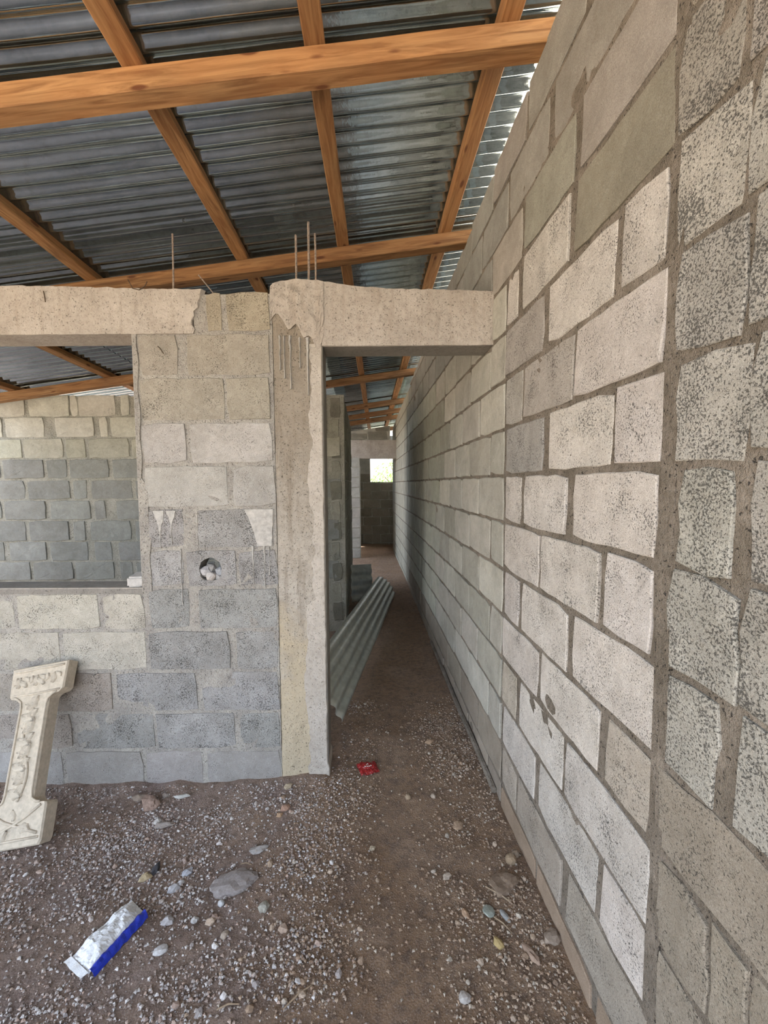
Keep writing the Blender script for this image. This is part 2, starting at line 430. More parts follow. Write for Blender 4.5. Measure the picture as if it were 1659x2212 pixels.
wr = empty('wall_right'); tag(wr, 'tall pale concrete block wall along the right side of the room', 'wall', kind='structure')
def room_top(a): return wall_top(a)-.012
mb = MB(); rough_panel(mb, PR, -1.6, SEAM, -0.3, 2.93, 0.15, 0.03, 0.0035, 2.0, top=lambda a: wall_top(a)-.03)
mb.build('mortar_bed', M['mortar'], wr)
PALE = (0.70, 0.665, 0.625); GREY = (0.52, 0.505, 0.46); GREEN = (0.345, 0.325, 0.27)
MR = 0.0085
for k, row in ROOM.items():
    r = random.Random(100+k); z0 = ZJ[k]+MR; z1 = ZJ[k+1]-MR
    a_lo = min(a for a, b in row)
    full = list(row); off = a_lo-.018
    while off > -0.5: full.append((off-.395, off)); off -= .413
    for i, (a, b) in enumerate(full):
        near = b < 0.86
        if near:
            c = GREY; pit = 1.25
            if k <= -4: c = (0.40, 0.36, 0.295); pit = .8
            if k == 3: c = (0.47, 0.44, 0.40)
            if k >= 4: c = (0.46, 0.425, 0.365); pit = 1.1
        else:
            c = PALE; pit = 0.85
            if k >= 4: c = (0.45, 0.425, 0.39); pit = 0.22
            if k == 5 or k == 6: c = (0.39, 0.375, 0.345); pit = .15
            if k in (1, 2) and b > 1.5: c = (0.50, 0.475, 0.44)
            if (k, i) == (3, 2): c = GREEN; pit = 0.10
            if (k, i) == (4, 1): c = (0.40, 0.395, 0.345); pit = .3
            if (k, i) == (0, 0): c = (0.47, 0.455, 0.435)
            if (k, i) in ((-5, 0), (-4, 2)): c = (0.56, 0.51, 0.44)
            if k == -8: c = (0.42, 0.325, 0.245); pit = .25
            if k == -7: c = (0.50, 0.45, 0.39)
        zt = (lambda y: wall_top(y)-.004) if k == 6 else None
        if near: a -= .004; b += .003; z0, z1 = ZJ[k]+.0055, ZJ[k+1]-.0055
        else: z0, z1 = ZJ[k]+MR, ZJ[k+1]-MR
        block(wr, PR, a, b, z0, z1, vary(c, r), pit, 1000+k*37+i, proud=(0.004 if near or k == -8 else 0.0048), ztop=zt, jit=(.0065 if near else .003), ch=(.0025 if near else .003))
# smeared vertical joint between the smooth and the rough blockwork
mb = MB(); rough_panel(mb, PR, 0.838, 0.880, 0.0, 2.9, 0.0, 0.022, 0.004, 9.0, edge=.006)
mb2 = MB()
for q in mb.v: mb2.v.append((q[0]-.004, q[1], q[2]))
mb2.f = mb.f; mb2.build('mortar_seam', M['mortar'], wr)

# ------------------------------------------------------------------ corridor continuation of the right wall
wc = empty('wall_corridor'); tag(wc, 'long grey block wall receding down the corridor past the doorway', 'wall', kind='structure')
mb = MB(); rough_panel(mb, PR, SEAM+.008, 9.3, -0.3, 2.93, 0.15, 0.06, 0.003, 5.0, top=lambda a: wall_top(a)-.03)
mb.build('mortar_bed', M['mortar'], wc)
far = MB()
for k in range(-8, 7):
    r = random.Random(300+k); z0 = ZJ[k]+.007; z1 = ZJ[k+1]-.007
    if k >= 4: start = {4: 2.108, 5: 1.885, 6: 2.10}[k]
    else: start = SEAM+.014 if k % 2 else SEAM+.014-.205
    if k == 3: start = 1.905-.205
    a = start
    while a < 9.25:
        b = min(a+.398+r.uniform(-.012, .008), 9.28)
        a_c = max(a, SEAM+.014) if k < 4 else a
        if b-a_c > .04:
            c = (0.54, 0.53, 0.475) if a < 3.4 else (0.47, 0.475, 0.41)
            if k >= 4: c = (0.37, 0.37, 0.35)
            if a > 3.0 and k in (0, 1, 2): c = (0.38, 0.385, 0.33)
            if a < 3.4 and k <= 0 and r.random() < .3: c = (0.46, 0.45, 0.40)
            if k <= -7: c = (0.37, 0.325, 0.27)
            zz1 = min(z1, wall_top(a_c)-.004)
            if zz1-z0 > .03:
                if b < 6.3:
                    block(wc, PR, a_c, b, z0, zz1, vary(c, r, .12), .35, 5000+k*91+int(a*50), proud=.006)
                else: far.box(a_c, b, -.006, .03, z0, min(zz1, wall_top(b)-.004), tf=lambda x, y, z: (W+y, x, z))
        a = b+.014
o = far.build('far_blocks', M['block'], wc, color=(0.42, 0.42, 0.36, .3)); o['kind'] = 'stuff'
mb = MB(); mb.tube([PR(3.9, 0.02, .015), PR(3.3, .03, .02), PR(2.8, .025, .022), PR(2.3, .03, .018), PR(1.95, .02, .015)], .015, 7)
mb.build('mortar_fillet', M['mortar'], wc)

# ------------------------------------------------------------------ front wall with window and door openings
wf = empty('wall_front'); tag(wf, 'grey block partition wall with a window opening and a doorway', 'wall', kind='structure')
TH = 0.165
core = MB()
def pan(a0, a1, z0, z1, seed, amp=.0024): rough_panel(core, PF, a0, a1, z0, z1, TH, 0.03, amp, seed)
pan(-4.6, -1.095, -0.3, 0.945, 1.0)
pan(-1.095, -0.43, -0.3, 0.985, 2.0)
pan(-1.095, -0.845, 0.985, 1.145, 3.0); pan(-0.665, -0.43, 0.985, 1.145, 4.0)
pan(-1.095, -0.43, 1.145, 2.20, 5.0)
pan(-0.80, -0.43, 2.20, 2.375, 6.0)
pan(-4.6, -2.75, 0.945, 2.20, 7.0)
core.build('mortar_bed', M['mortar_pale'], wf)
FRONT = [
 (2.197, 2.390, [(-0.738, -0.666), (-0.644, -0.442)]),
 (1.993, 2.197, [(-1.068, -0.884), (-0.838, -0.444)]),
 (1.780, 1.993, [(-1.072, -0.665), (-0.653, -0.447)]),
 (1.574, 1.780, [(-1.072, -0.859), (-0.841, -0.440)]),
 (1.363, 1.574, [(-1.063, -0.663), (-0.634, -0.431)]),
 (1.161, 1.363, [(-1.055, -0.883), (-0.812, -0.447)]),
 (0.969, 1.161, [(-1.061, -0.894), (-0.876, -0.632), (-0.618, -0.429)]),
 (0.755, 0.945, [(-1.723, -1.318), (-1.297, -1.095), (-2.136, -1.744)]),
 (0.755, 0.969, [(-1.069, -0.874), (-0.824, -0.433)]),
 (0.546, 0.755, [(-1.919, -1.525), (-1.502, -1.094), (-1.078, -0.676), (-0.643, -0.438)]),
 (0.334, 0.546, [(-2.097, -1.700), (-1.681, -1.271), (-1.250, -0.845), (-0.821, -0.433)]),
 (0.137, 0.334, [(-1.876, -1.489), (-1.465, -1.069), (-1.058, -0.660), (-0.634, -0.437)]),
 (-0.09, 0.137, [(-1.948, -1.544), (-1.523, -1.134), (-1.117, -0.830), (-0.809, -0.435)]),
]
for i, (z0, z1, row) in enumerate(FRONT):
    r = random.Random(40+i)
    for j, (a, b) in enumerate(row):
        zm = (z0+z1)/2
        if zm > 2.2: c = (0.42, 0.385, 0.305); pit = .9
        elif zm > 1.75: c = (0.42, 0.392, 0.34); pit = .7
        elif zm > 1.38: c = (0.50, 0.49, 0.47); pit = .55
        elif zm > 0.97: c = (0.42, 0.415, 0.41); pit = 1.0
        elif b < -1.09: c = (0.56, 0.54, 0.475) if zm > .55 else (0.40, 0.37, 0.335); pit = .75 if zm > .55 else .9
        else: c = (0.380, 0.380, 0.374); pit = 1.0
        if zm < .1: c = (0.38, 0.365, 0.355); pit = .5
        hole = (-0.758, 1.059, 0.056, .125) if abs(a+0.876) < .001 else None
        lo = z0+.008 if zm > .1 else z0
        pr = .0028 if zm < .97 and b > -1.09 else (.003 if zm < 1.36 else .0042)
        if hole: block(wf, PF, a, b, lo, z1-.009, vary(c, r), pit, 700+i*11+j, proud=pr, hole=hole, jit=.002, ch=.002)
        else: block(wf, PF, a, b, lo, z1-.009, vary(c, r), pit, 700+i*11+j, proud=pr, jit=.0035, ch=.002)
# rubble jammed in the broken block
for (a, z, n, s, c) in ((-.792, 1.045, -.02, .026, (.46, .45, .46)), (-.762, 1.022, -.01, .024, (.52, .49, .47)), (-.735, 1.018, -.03, .022, (.42, .42, .43)),
                        (-.722, 1.042, -.035, .026, (.36, .37, .39)), (-.775, 1.055, -.045, .028, (.40, .39, .38)), (-.758, 1.008, -.05, .03, (.40, .35, .30))):
    bm = bmesh.new(); bmesh.ops.create_icosphere(bm, subdivisions=2, radius=s)
    for v in bm.verts:
        v.co *= 1+.35*noise.noise(v.co*55+Vector((a*90, z*70, 0)))
    me = bpy.data.meshes.new('rubble'); bm.to_mesh(me); bm.free(); me.materials.append(M['stone'])
    o = bpy.data.objects.new('rubble', me); COL.objects.link(o); o.location = PF(a, z, n); o.parent = wf; o.color = (*c, 1)
# cast column beside the door
mb = MB(); rough_panel(mb, PF, -0.428, -0.222, -0.3, 2.40, TH, 0.018, 0.007, 11.0, edge=.002)
mb.build('column', M['column'], wf)
# smooth plaster margin of the door jamb: ragged left edge, straight arris
mb = MB(); zs = [-0.05+i*.03 for i in range(74)]
for i, z in enumerate(zs):
    wv = .045+.05*abs(noise.noise(Vector((z*3.1, 2.2, 0))))+.02*noise.noise(Vector((z*17, 1, 0)))
    if z < .9: wv += .035
    a1 = -0.196+(.004*noise.noise(Vector((z*13, 5, 0))) if z > .06 else .01)
    mb.v += [tuple(PF(-0.205-wv, z, -.012)), tuple(PF(-0.205-wv+.004, z, .007)), tuple(PF(a1-.004, z, .0085)), tuple(PF(a1, z, .004)), tuple(PF(a1, z, -TH-.004))]
for i in range(len(zs)-1):
    for j in range(4): q = i*5+j; mb.f.append((q, q+1, q+6, q+5))
mb.build('jamb_plaster', M['plaster'], wf)
mb = MB(); rough_panel(mb, lambda a, z, n: (-0.192+n, yfront(-.19)+a, z), 0.004, TH+.004, 0.0, 2.135, 0.03, .03, .0012, 15.0)
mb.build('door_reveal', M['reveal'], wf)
# door lintel with an uneven top
def top_l(a):
    pts = [(-.50, 2.375), (-.44, 2.405), (-.42, 2.424), (-.31, 2.440), (-.18, 2.430), (-.05, 2.408), (.10, 2.397), (.35, 2.388), (.62, 2.378)]
    for (x0, y0), (x1, y1) in zip(pts, pts[1:]):
        if a <= x1: break
    t = (a-x0)/(x1-x0); return y0+(y1-y0)*min(1, max(0, t))+.004*noise.noise(Vector((a*30, 3, 3)))
mb = MB(); rough_panel(mb, lambda a, z, n: PF(a, z, n+.006), -0.195, W, 2.131, 2.40, TH+.006, 0.018, 0.006, 21.0, top=top_l, edge=.001)
mb.build('door_lintel', M['lintel'], wf)
mb = MB()                                                       # rough concrete spilled over the column head
aa = [-.436+i*.012 for i in range(22)]
for j in range(14):
    for i, a in enumerate(aa):
        low = 2.20+.07*noise.noise(Vector((a*21, 7, 0)))-.10*sm(-.40, -.25, a)+.06
        t = j/13; z = low+(top_l(a)-low)*t
        mb.v.append(tuple(PF(a, z, .008+.010*noise.noise(Vector((a*28, z*28, 2)))+.006*math.sin(t*3.1))))
for j in range(13):
    for i in range(21): q = j*22+i; mb.f.append((q, q+1, q+23, q+22))
k = len(mb.v)
for i, a in enumerate(aa): mb.v.append(tuple(PF(a, mb.v[i][2], -.02)))
for i in range(21): mb.f.append((k+i, k+i+1, i+1, i))
k2 = len(mb.v)
for i, a in enumerate(aa): mb.v.append(tuple(PF(a, top_l(a), -TH)))
for i in range(21): mb.f.append((13*22+i, 13*22+i+1, k2+i+1, k2+i))
k3 = len(mb.v); mb.v.append(tuple(PF(aa[0], 2.2, -TH))); mb.f.append(tuple([j*22 for j in range(13, -1, -1)]+[k3, k2]))
mb.build('lintel_spill', M['lintel'], wf)
mb = MB(); rough_panel(mb, lambda a, z, n: (a, yfront(a)+z, 2.129-n), -0.192, W, 0.0, TH, 0.02, .03, .001, 25.0)
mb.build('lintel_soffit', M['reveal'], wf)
# window lintel, ragged right end
def top_w(a): return 2.418-.022*sm(-1.7, -.75, a)+.005*noise.noise(Vector((a*22, 9, 3)))
mb = MB(); zs = 10; aas = [-4.6+i*.10 for i in range(28)]+[-1.8+i*.02 for i in range(55)]; na = len(aas)
for j in range(zs+1):
    for i, a in enumerate(aas):
        z0 = 2.192; z = z0+(top_w(a)-z0)*j/zs; ae = a
        if i > na-6: ae = a-(i-(na-6))*.2*(.035+.05*noise.noise(Vector((z*26, 4.4, 0))))-.03*(1-j/zs)*(i-(na-6))/5
        n = .009+.004*noise.noise(Vector((a*11, z*11, 3)))+.0025*noise.noise(Vector((a*40, z*40, 3)))
        if i == na-1: n = -.012
        mb.v.append(tuple(PF(ae, z, n)))
for j in range(zs):
    for i in range(na-1): q = j*na+i; mb.f.append((q, q+1, q+na+1, q+na))
k = len(mb.v)
for i, a in enumerate(aas): mb.v.append(tuple(PF(a, 2.192, -TH)))
for i in range(na-1): mb.f.append((k+i, k+i+1, i+1, i))
k2 = len(mb.v)
for i, a in enumerate(aas): mb.v.append(tuple(PF(a, top_w(a), -TH)))
for i in range(na-1): mb.f.append((zs*na+i, zs*na+i+1, k2+i+1, k2+i)); mb.f.append((k+i+1, k+i, k2+i, k2+i+1))
mb.build('window_lintel', M['lintel'], wf)
# plastered window reveal and sill
mb = MB(); zs = [0.95+i*.035 for i in range(37)]
for z in zs:
    wv = .020+.014*noise.noise(Vector((z*7, 8.2, 0)))+(.022 if z < 1.5 else 0)
    mb.v += [tuple(PF(-1.100, z, -TH-.003)), tuple(PF(-1.100, z, .004)), tuple(PF(-1.096, z, .007)), tuple(PF(-1.096+wv, z, .006)), tuple(PF(-1.092+wv, z, -.01))]
for i in range(len(zs)-1):
    for j in range(4): q = i*5+j; mb.f.append((q, q+1, q+6, q+5))
mb.build('window_jamb_plaster', M['mortar_pale'], wf)
mb = MB(); rough_panel(mb, lambda a, z, n: (a, yfront(a)-.004+z, .966+n), -2.75, -1.095, 0.0, TH+.006, .026, .03, .0015, 33.0, edge=.001)
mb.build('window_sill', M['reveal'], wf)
mb = MB(); rough_panel(mb, lambda a, z, n: PF(a, z, n+.004), -2.75, -1.09, 0.942, 0.969, 0.02, .02, .002, 35.0, edge=.002)
mb.build('sill_edge', M['plaster'], wf)
# cement runs on the blocks: (height, left, right) rows from the top down
def drip(rows, h=.0095, seed=0):
    mb = MB(); fine = []
    for (p, q) in zip(rows, rows[1:]):
        for i in range(3): fine.append(tuple(p[j]+(q[j]-p[j])*i/3 for j in range(3)))
    rows = fine+[rows[-1]]
    for z, l, rr in rows:
        for x, q in ((l-.003, -.006), (l+.003, h), (rr-.003, h), (rr+.003, -.006)): mb.v.append(tuple(PF(x+.006*noise.noise(Vector((z*45, seed, x*30)))*min(1, (rr-l)/.03), z, q-(.003 if q > 0 else 0)*abs(noise.noise(Vector((z*30, x*30, seed)))))))
    for i in range(len(rows)-1):
        for j in range(3): q = i*4+j; mb.f.append((q+4, q+5, q+1, q))
    k = (len(rows)-1)*4; mb.f.append((k+3, k+2, k+1, k)); mb.f.append((0, 1, 2, 3)); mb.build('cement_drip', M['drip'], wf)
drip([(1.350, -1.032, -.972), (1.325, -1.026, -.976), (1.29, -1.018, -.984), (1.268, -1.008, -.990), (1.24, -1.004, -.994), (1.20, -1.002, -.996), (1.165, -1.001, -.997)], seed=1)
drip([(1.350, -.968, -.915), (1.33, -.964, -.922), (1.305, -.954, -.930), (1.28, -.948, -.938), (1.24, -.946, -.940), (1.18, -.945, -.941)], seed=2)
drip([(1.355, -.585, -.440), (1.33, -.575, -.440), (1.29, -.558, -.444), (1.25, -.545, -.446), (1.215, -.535, -.450), (1.175, -.530, -.452)], seed=3)
for i, (x, zt, zb, w) in enumerate(((-.548, 1.175, .985, .007), (-.492, 1.175, .965, .006), (-.468, 1.17, 1.03, .004), (-.902, 1.16, .885, .005), (-.346, 2.18, 1.93, .006), (-.300, 2.17, 2.03, .005), (-.262, 2.17, 1.90, .008), (-.395, 2.18, 2.02, .005), (-.375, 2.18, 1.98, .004))):
    n = 9; drip(h=.0085 if zt < 1.5 else .012, rows=[(zt+(zb-zt)*j/n, x-w*(1-.75*(j/n)**.7)+.003*noise.noise(Vector((j*.7, x*40, 0))), x+w*(1-.75*(j/n)**.7)+.003*noise.noise(Vector((j*.7, x*40, 0)))) for j in range(n+1)], seed=10+i)
mb = MB(); rough_panel(mb, PF, -.905, -.815, 1.165, 1.345, .0, .015, .003, 44.0, edge=.004)
for i, q in enumerate(mb.v): mb.v[i] = (q[0], q[1]-.0035, q[2])
mb.build('mortar_smear', M['mortar_pale'], wf)
# reinforcing bars and tie wire standing out of the wall head
for (x, z0, z1, r, dx) in ((-.930, 2.37, 2.697, .0045, .008), (-.326, 2.40, 2.686, .0055, .004), (-.264, 2.40, 2.746, .006, .004), (-.230, 2.40, 2.692, .005, .002), (-.700, 2.37, 2.50, .003, -.10)):
    mb = MB(); y = yfront(x)+.08; mb.tube([(x, y, z0), (x+dx*.4+.002, y, z0+(z1-z0)*.4), (x+dx, y, z1)], r, 7); mb.build('rebar', M['steel'], wf)
for a, z, pts in ((-1.10, 2.41, [(0, .03), (.02, -.01), (.05, -.018), (.08, .0), (.09, .02)]), (-.96, 2.12, [(-.012, .012), (0, 0), (.014, -.022)]), (-1.5, 2.39, [(0, .0), (.004, -.03), (.006, -.05)])):
    mb = MB(); mb.tube([PF(a+x, z+q, .014) for x, q in pts], .0022, 5); mb.build('tie_wire', M['wire'], wf)

# ------------------------------------------------------------------ back wall of the left room, partition, pier and end wall
wb = empty('wall_back'); tag(wb, 'block wall at the back of the room behind the window opening', 'wall', kind='structure')
mb = MB(); rough_panel(mb, PB, -5.4, -0.19, -0.3, 2.335, 0.15, 0.07, 0.003, 51.0)
mb.build('mortar_bed', M['mortar_back'], wb)
BACK = [
 (2.148, 2.347, [(-3.659, -3.283), (-3.242, -2.849), (-2.837, -2.768), (-2.756, -2.398), (-2.346, -2.265), (-2.213, -1.854)]),
 (1.947, 2.137, [(-3.766, -3.51), (-3.481, -3.103), (-2.993, -2.616), (-2.564, -2.482), (-2.453, -2.071)]),
 (1.745, 1.930, [(-3.721, -3.33), (-3.319, -2.929), (-2.899, -2.707), (-2.678, -2.283), (-2.253, -1.87)]),
 (1.548, 1.728, [(-3.933, -3.553), (-3.524, -3.126), (-3.097, -2.904), (-2.875, -2.49), (-2.449, -2.064)]),
 (1.344, 1.525, [(-3.724, -3.325), (-3.296, -2.88), (-2.845, -2.716), (-2.669, -2.271), (-2.236, -1.861)]),
 (1.144, 1.326, [(-3.973, -3.567), (-3.537, -3.131), (-3.079, -2.691), (-2.644, -2.538), (-2.432, -2.057)]),
 (0.931, 1.126, [(-3.739, -3.338), (-3.302, -2.913), (-2.866, -2.748), (-2.695, -2.3), (-2.253, -1.888)]),
 (0.735, 0.919, [(-3.965, -3.563), (-3.509, -3.149), (-3.101, -2.735), (-2.664, -2.498), (-2.427, -2.049)]),
 (0.543, 0.717, [(-3.717, -3.314), (-3.284, -2.893), (-2.863, -2.484), (-2.424, -2.294), (-2.259, -1.891)]),
]
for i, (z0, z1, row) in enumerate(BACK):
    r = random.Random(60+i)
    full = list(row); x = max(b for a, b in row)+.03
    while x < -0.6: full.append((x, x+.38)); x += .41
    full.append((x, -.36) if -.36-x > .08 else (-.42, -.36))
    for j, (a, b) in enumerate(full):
        c = (0.70, 0.70, 0.62) if i < 2 else ((0.54, 0.54, 0.455) if i == 2 else (0.36, 0.375, 0.355))  # top rows paler: part own tone, part light painted into the colour
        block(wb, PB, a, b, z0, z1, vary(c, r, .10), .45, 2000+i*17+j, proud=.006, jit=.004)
for i in range(11):                                                # broken block ends at the corridor corner
    r = random.Random(900+i); z0 = 0.12+i*.20
    c = (0.42, 0.42, 0.36) if i % 2 else (0.27, 0.265, 0.225)
    block(wb, PB, -.335+r.uniform(0, .02), -.225-r.uniform(0, .03)*(i % 2), z0, min(z0+.18, 2.33), vary(c, r, .1), .7, 2600+i, proud=.006, jit=.007)
wp = empty('wall_partition'); tag(wp, 'dark block partition along the left side of the corridor', 'wall', kind='structure')
PL = lambda a, z, n: (-.19+n, a, z)
mb = MB(); rough_panel(mb, PL, 4.44, 6.45, -0.3, 2.30, 0.15, 0.06, 0.008, 61.0)
mb.build('mortar_bed', M['mortar_back'], wp)
for k in range(11):
    r = random.Random(70+k); a = 4.45-(k % 2)*.2; z0 = .12+k*.2
    while a < 6.3:
        b = min(a+.39, 6.44); block(wp, PL, max(a, 4.45), b, z0, min(z0+.185, 2.29), vary((.30, .30, .26), r, .12), .5, 2800+k*9+int(a*7), proud=.006, jit=.006); a = b+.015
wq = empty('wall_pier'); tag(wq, 'daylit block pier with a concrete beam across the far end of the corridor', 'wall', kind='structure')
PP = lambda a, z, n: (a, 8.3-n, z)
mb = MB(); rough_panel(mb, PP, -4.6, -0.07, -0.3, 1.96, 0.15, 0.08, 0.003, 71.0); mb.build('mortar_bed', M['mortar_back'], wq)
for k in range(10):
    r = random.Random(80+k); z0 = .06+k*.193
    row = [(-.47, -.08)] if k % 2 else [(-.275, -.08), (-.68, -.29)]
    for j, (a, b) in enumerate(row): block(wq, PP, a, b, z0, z0+.178, vary((.50, .50, .47), r, .08), .3, 3000+k*5+j, proud=.006)
mb = MB(); rough_panel(mb, lambda a, z, n: PP(a, z, n+.01), -4.6, W, 1.955, 2.30, .17, .05, .006, 73.0); mb.build('beam', M['lintel'], wq)
mb = MB(); rough_panel(mb, PP, -.6, .50, 2.30, 2.60, .14, .06, .003, 74.0, top=lambda a: 2.50+.14*a); mb.build('mortar_infill', M['mortar_back'], wq)
for j, (a, b, z0, z1) in enumerate(((-.30, .06, 2.31, 2.42), (.08, .44, 2.31, 2.46), (.22, .47, 2.47, 2.54))):
    block(wq, PP, a, b, z0, z1, (.27, .26, .22), .4, 3100+j, proud=.006)
we = empty('wall_end'); tag(we, 'dark block wall with a small bright window at the end of the corridor', 'wall', kind='structure')
PE = lambda a, z, n: (a, 10.3-n, z)
mb = MB(); rough_panel(mb, PE, -4.6, 0.15, -0.4, 2.55, .15, .08, .003, 81.0); rough_panel(mb, PE, 0.15, 1.5, -0.4, 1.52, .15, .08, .003, 82.0); rough_panel(mb, PE, 0.15, 1.5, 2.25, 2.6, .15, .08, .003, 83.0); rough_panel(mb, PE, .95, 1.5, 1.52, 2.25, .15, .08, .003, 84.0)
mb.build('mortar_bed', M['mortar_back'], we)
for k in range(9):
    r = random.Random(90+k); z0 = -.12+k*.205; a = -.62+(k % 2)*.2
    lim = .14 if z0 > 1.45 else .92
    while a < lim-.1:
        b = min(a+.39, lim); block(we, PE, a, b, z0, min(z0+.19, 1.51) if a > .14 else z0+.19, vary((.30, .28, .235), r, .12), .4, 3200+k*9+int(a*9), proud=.006); a = b+.015
mb = MB(); mb.box(-.95, -.80, 8.45, 10.3, -.3, 2.55); mb.box(W, W+.5, 9.3, 9.45, -.3, 2.6); mb.box(1.0, 1.15, 9.45, 10.3, -.3, 2.6); mb.build('returns_and_shade_wall', M['mortar_back'], we)  # left wall is unseen, added to keep daylight off the end wall

# ------------------------------------------------------------------ roof: rafters, purlins, corrugated sheets
cl = empty('ceiling'); tag(cl, 'low roof of corrugated zinc sheets on orange pine rafters and purlins', 'roof', kind='structure')
A_R, B_R = 0.148, -0.035
def roof_z(x, y): return 2.985+A_R*(x-.505)+B_R*(y-1.5)             # underside of the purlins
def beam(name, p0, p1, w, h, up, color, seed):
    """Sawn timber from p0 to p1; p = middle of its top face."""
    p0, p1 = Vector(p0), Vector(p1); ax = (p1-p0); L = ax.length; ax.normalize()
    zz = (up-ax*up.dot(ax)).normalized(); yy = zz.cross(ax)
    r = random.Random(seed); mbb = MB(); n = max(2, int(L/.25)); k = .004
    prof = [(-w/2+k, 0), (w/2-k, 0), (w/2, -k), (w/2, -h+k), (w/2-k, -h), (-w/2+k, -h), (-w/2, -h+k), (-w/2, -k)]
    for i in range(n+1):
        wob = (r.uniform(-.0015, .0015), r.uniform(-.001, .001))
        for y, z in prof: mbb.v.append((L*i/n, y+wob[0], z+wob[1]))
    for i in range(n):
        for j in range(8): mbb.f.append((i*8+j, i*8+(j+1) % 8, (i+1)*8+(j+1) % 8, (i+1)*8+j))
    mbb.f.append(tuple(reversed(range(8)))); mbb.f.append(tuple(n*8+j for j in range(8)))
    me = bpy.data.meshes.new(name); me.from_pydata(mbb.v, [], mbb.f); me.materials.append(M['wood'])
    o = bpy.data.objects.new(name, me); COL.objects.link(o); o.parent = cl; o.color = (*color, 1)
    o.matrix_world = Matrix(((ax.x, yy.x, zz.x, p0.x), (ax.y, yy.y, zz.y, p0.y), (ax.z, yy.z, zz.z, p0.z), (0, 0, 0, 1)))
    return o
UP = Vector((0, 0, 1))
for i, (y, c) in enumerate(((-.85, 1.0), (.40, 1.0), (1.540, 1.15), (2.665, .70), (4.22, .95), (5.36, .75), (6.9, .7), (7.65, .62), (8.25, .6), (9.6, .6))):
    yl = y+.0
    xl = -4.5 if y < 2 else (-3.8 if y < 6.5 else -.95)
    beam('rafter', (xl, yl, roof_z(xl, yl)), (.72, y, roof_z(.72, y)), .08, .075, UP, (c, c*.97, c*.93), 10+i)
PURL = [(.485, .49, 1.0), (-.205, .034, .85), (-.775, .030, 1.0), (-1.60, .02, .95), (-2.42, .015, .95), (-3.25, .01, .95), (-4.1, .0, .9)]
for i, (x, s, c) in enumerate(PURL):
    if i == 0: s = 0.0
    t = .045
    p0 = (x+s*-1.3, -1.3, roof_z(x+s*-1.3, -1.3)+t); ye = 10.4 if x > -.9 else (6.0 if x > -4 else 2.2); p1 = (x+s*ye, ye, roof_z(x+s*ye, ye)+t)
    up = Vector((-A_R, 0, 1)).normalized()
    beam('purlin', p0, p1, .068, t, up, (c, c*.95, c*.88), 40+i)
def sheet_mesh(name, L, npitch, pitch, amp, seed, nl=22):
    """Corrugated sheet: ridges along local x, waves along local y."""
    v = []; f = []; ns = npitch*10
    for i in range(nl+1):
        x = L*i/nl
        for j in range(ns+1):
            y = pitch*j/10; ph = 2*math.pi*j/10
            z = amp*math.sin(ph)+.0030*noise.noise(Vector((x*2.2+seed, y*3, seed)))+.0010*noise.noise(Vector((x*6+seed, y*14, seed*3)))
            v.append((x, y, z))
    w = ns+1
    for i in range(nl):
        for j in range(ns): f.append((i*w+j, (i+1)*w+j, (i+1)*w+j+1, i*w+j+1))
    me = bpy.data.meshes.new(name); me.from_pydata(v, [], f); me.polygons.foreach_set('use_smooth', [True]*len(me.polygons)); me.materials.append(M['zinc'])
    return me
SH = [sheet_mesh('corrugated_sheet', L, 11, .076, .0118, 3.0+i*7.7) for i, L in enumerate((3.2, 3.2, 2.5, 2.5))]
slx = Vector((1, 0, A_R)).normalized()
SH.append(sheet_mesh('corrugated_sheet', 1.95, 11, .076, .0118, 41.0, 14))
SH.append(sheet_mesh('corrugated_sheet', 1.70, 11, .076, .0118, 57.0, 12))
for col_i, (x0, which) in enumerate(((-2.15, 0), (-4.55, 2))):
    y = -1.35; i = 0
    while y < 10.5:
        xs0 = x0
        if y > 6.1:
            if col_i: break
            xs0 = -.90
        elif col_i and y > 2.2: xs0 = -3.75
        me = SH[which+(i % 2)] if xs0 == x0 else (SH[5] if xs0 == -3.75 else SH[4]); o = bpy.data.objects.new('corrugated_sheet', me); COL.objects.link(o); o.parent = cl
        yv = Vector((0, 1, B_R)).normalized(); zv = slx.cross(yv)
        zo = roof_z(xs0, y)+.045+.0125+(.003 if i % 2 else 0)+(.006 if col_i == 0 else 0)
        o.matrix_world = Matrix(((slx.x, yv.x, zv.x, xs0), (slx.y, yv.y, zv.y, y), (slx.z, yv.z, zv.z, zo), (0, 0, 0, 1)))
        g = (1.0, .88, .95, .82, 1.0, .9)[(i*5+col_i*2) % 6]; o.color = (g*.84, g*.93, g*.98, 1)
        y += .076*10; i += 1

# ------------------------------------------------------------------ things: leaning baluster
def frame(o, u, v, n): return Matrix(((u.x, v.x, n.x, o[0]), (u.y, v.y, n.y, o[1]), (u.z, v.z, n.z, o[2]), (0, 0, 0, 1)))
bv = Vector((-.137, .500, .855)).normalized(); bu = Vector((1, -.045, .17)); bu = (bu-bv*bu.dot(bv)).normalized(); bn = bu.cross(bv)
bal = empty('baluster', mat=frame((-1.472, 1.762, -.018), bu, bv, bn))
tag(bal, 'flat cream cast-stone baluster with carved leaves leaning on the block wall', 'baluster')
def fillet(cx, cy, r, a0, a1, n=6): return [(cx+r*math.cos(a0+(a1-a0)*i/n), cy+r*math.sin(a0+(a1-a0)*i/n)) for i in range(n+1)]
PI = math.pi
right = [(.122, 0), (.130, .015), (.132, .140), (.128, .150), (.098, .153)]+fillet(.098, .183, .030, -PI/2, -PI, 5)[1:]+[(.068, .30), (.068, .565)]+fillet(.098, .565, .030, PI, PI/2, 5)[1:]+[(.118, .598), (.130, .61), (.138, .735)]
left = [(-a, b) for a, b in reversed(right)]
outl = right+left; T = .066
vb = []; fb = []; n = len(outl)
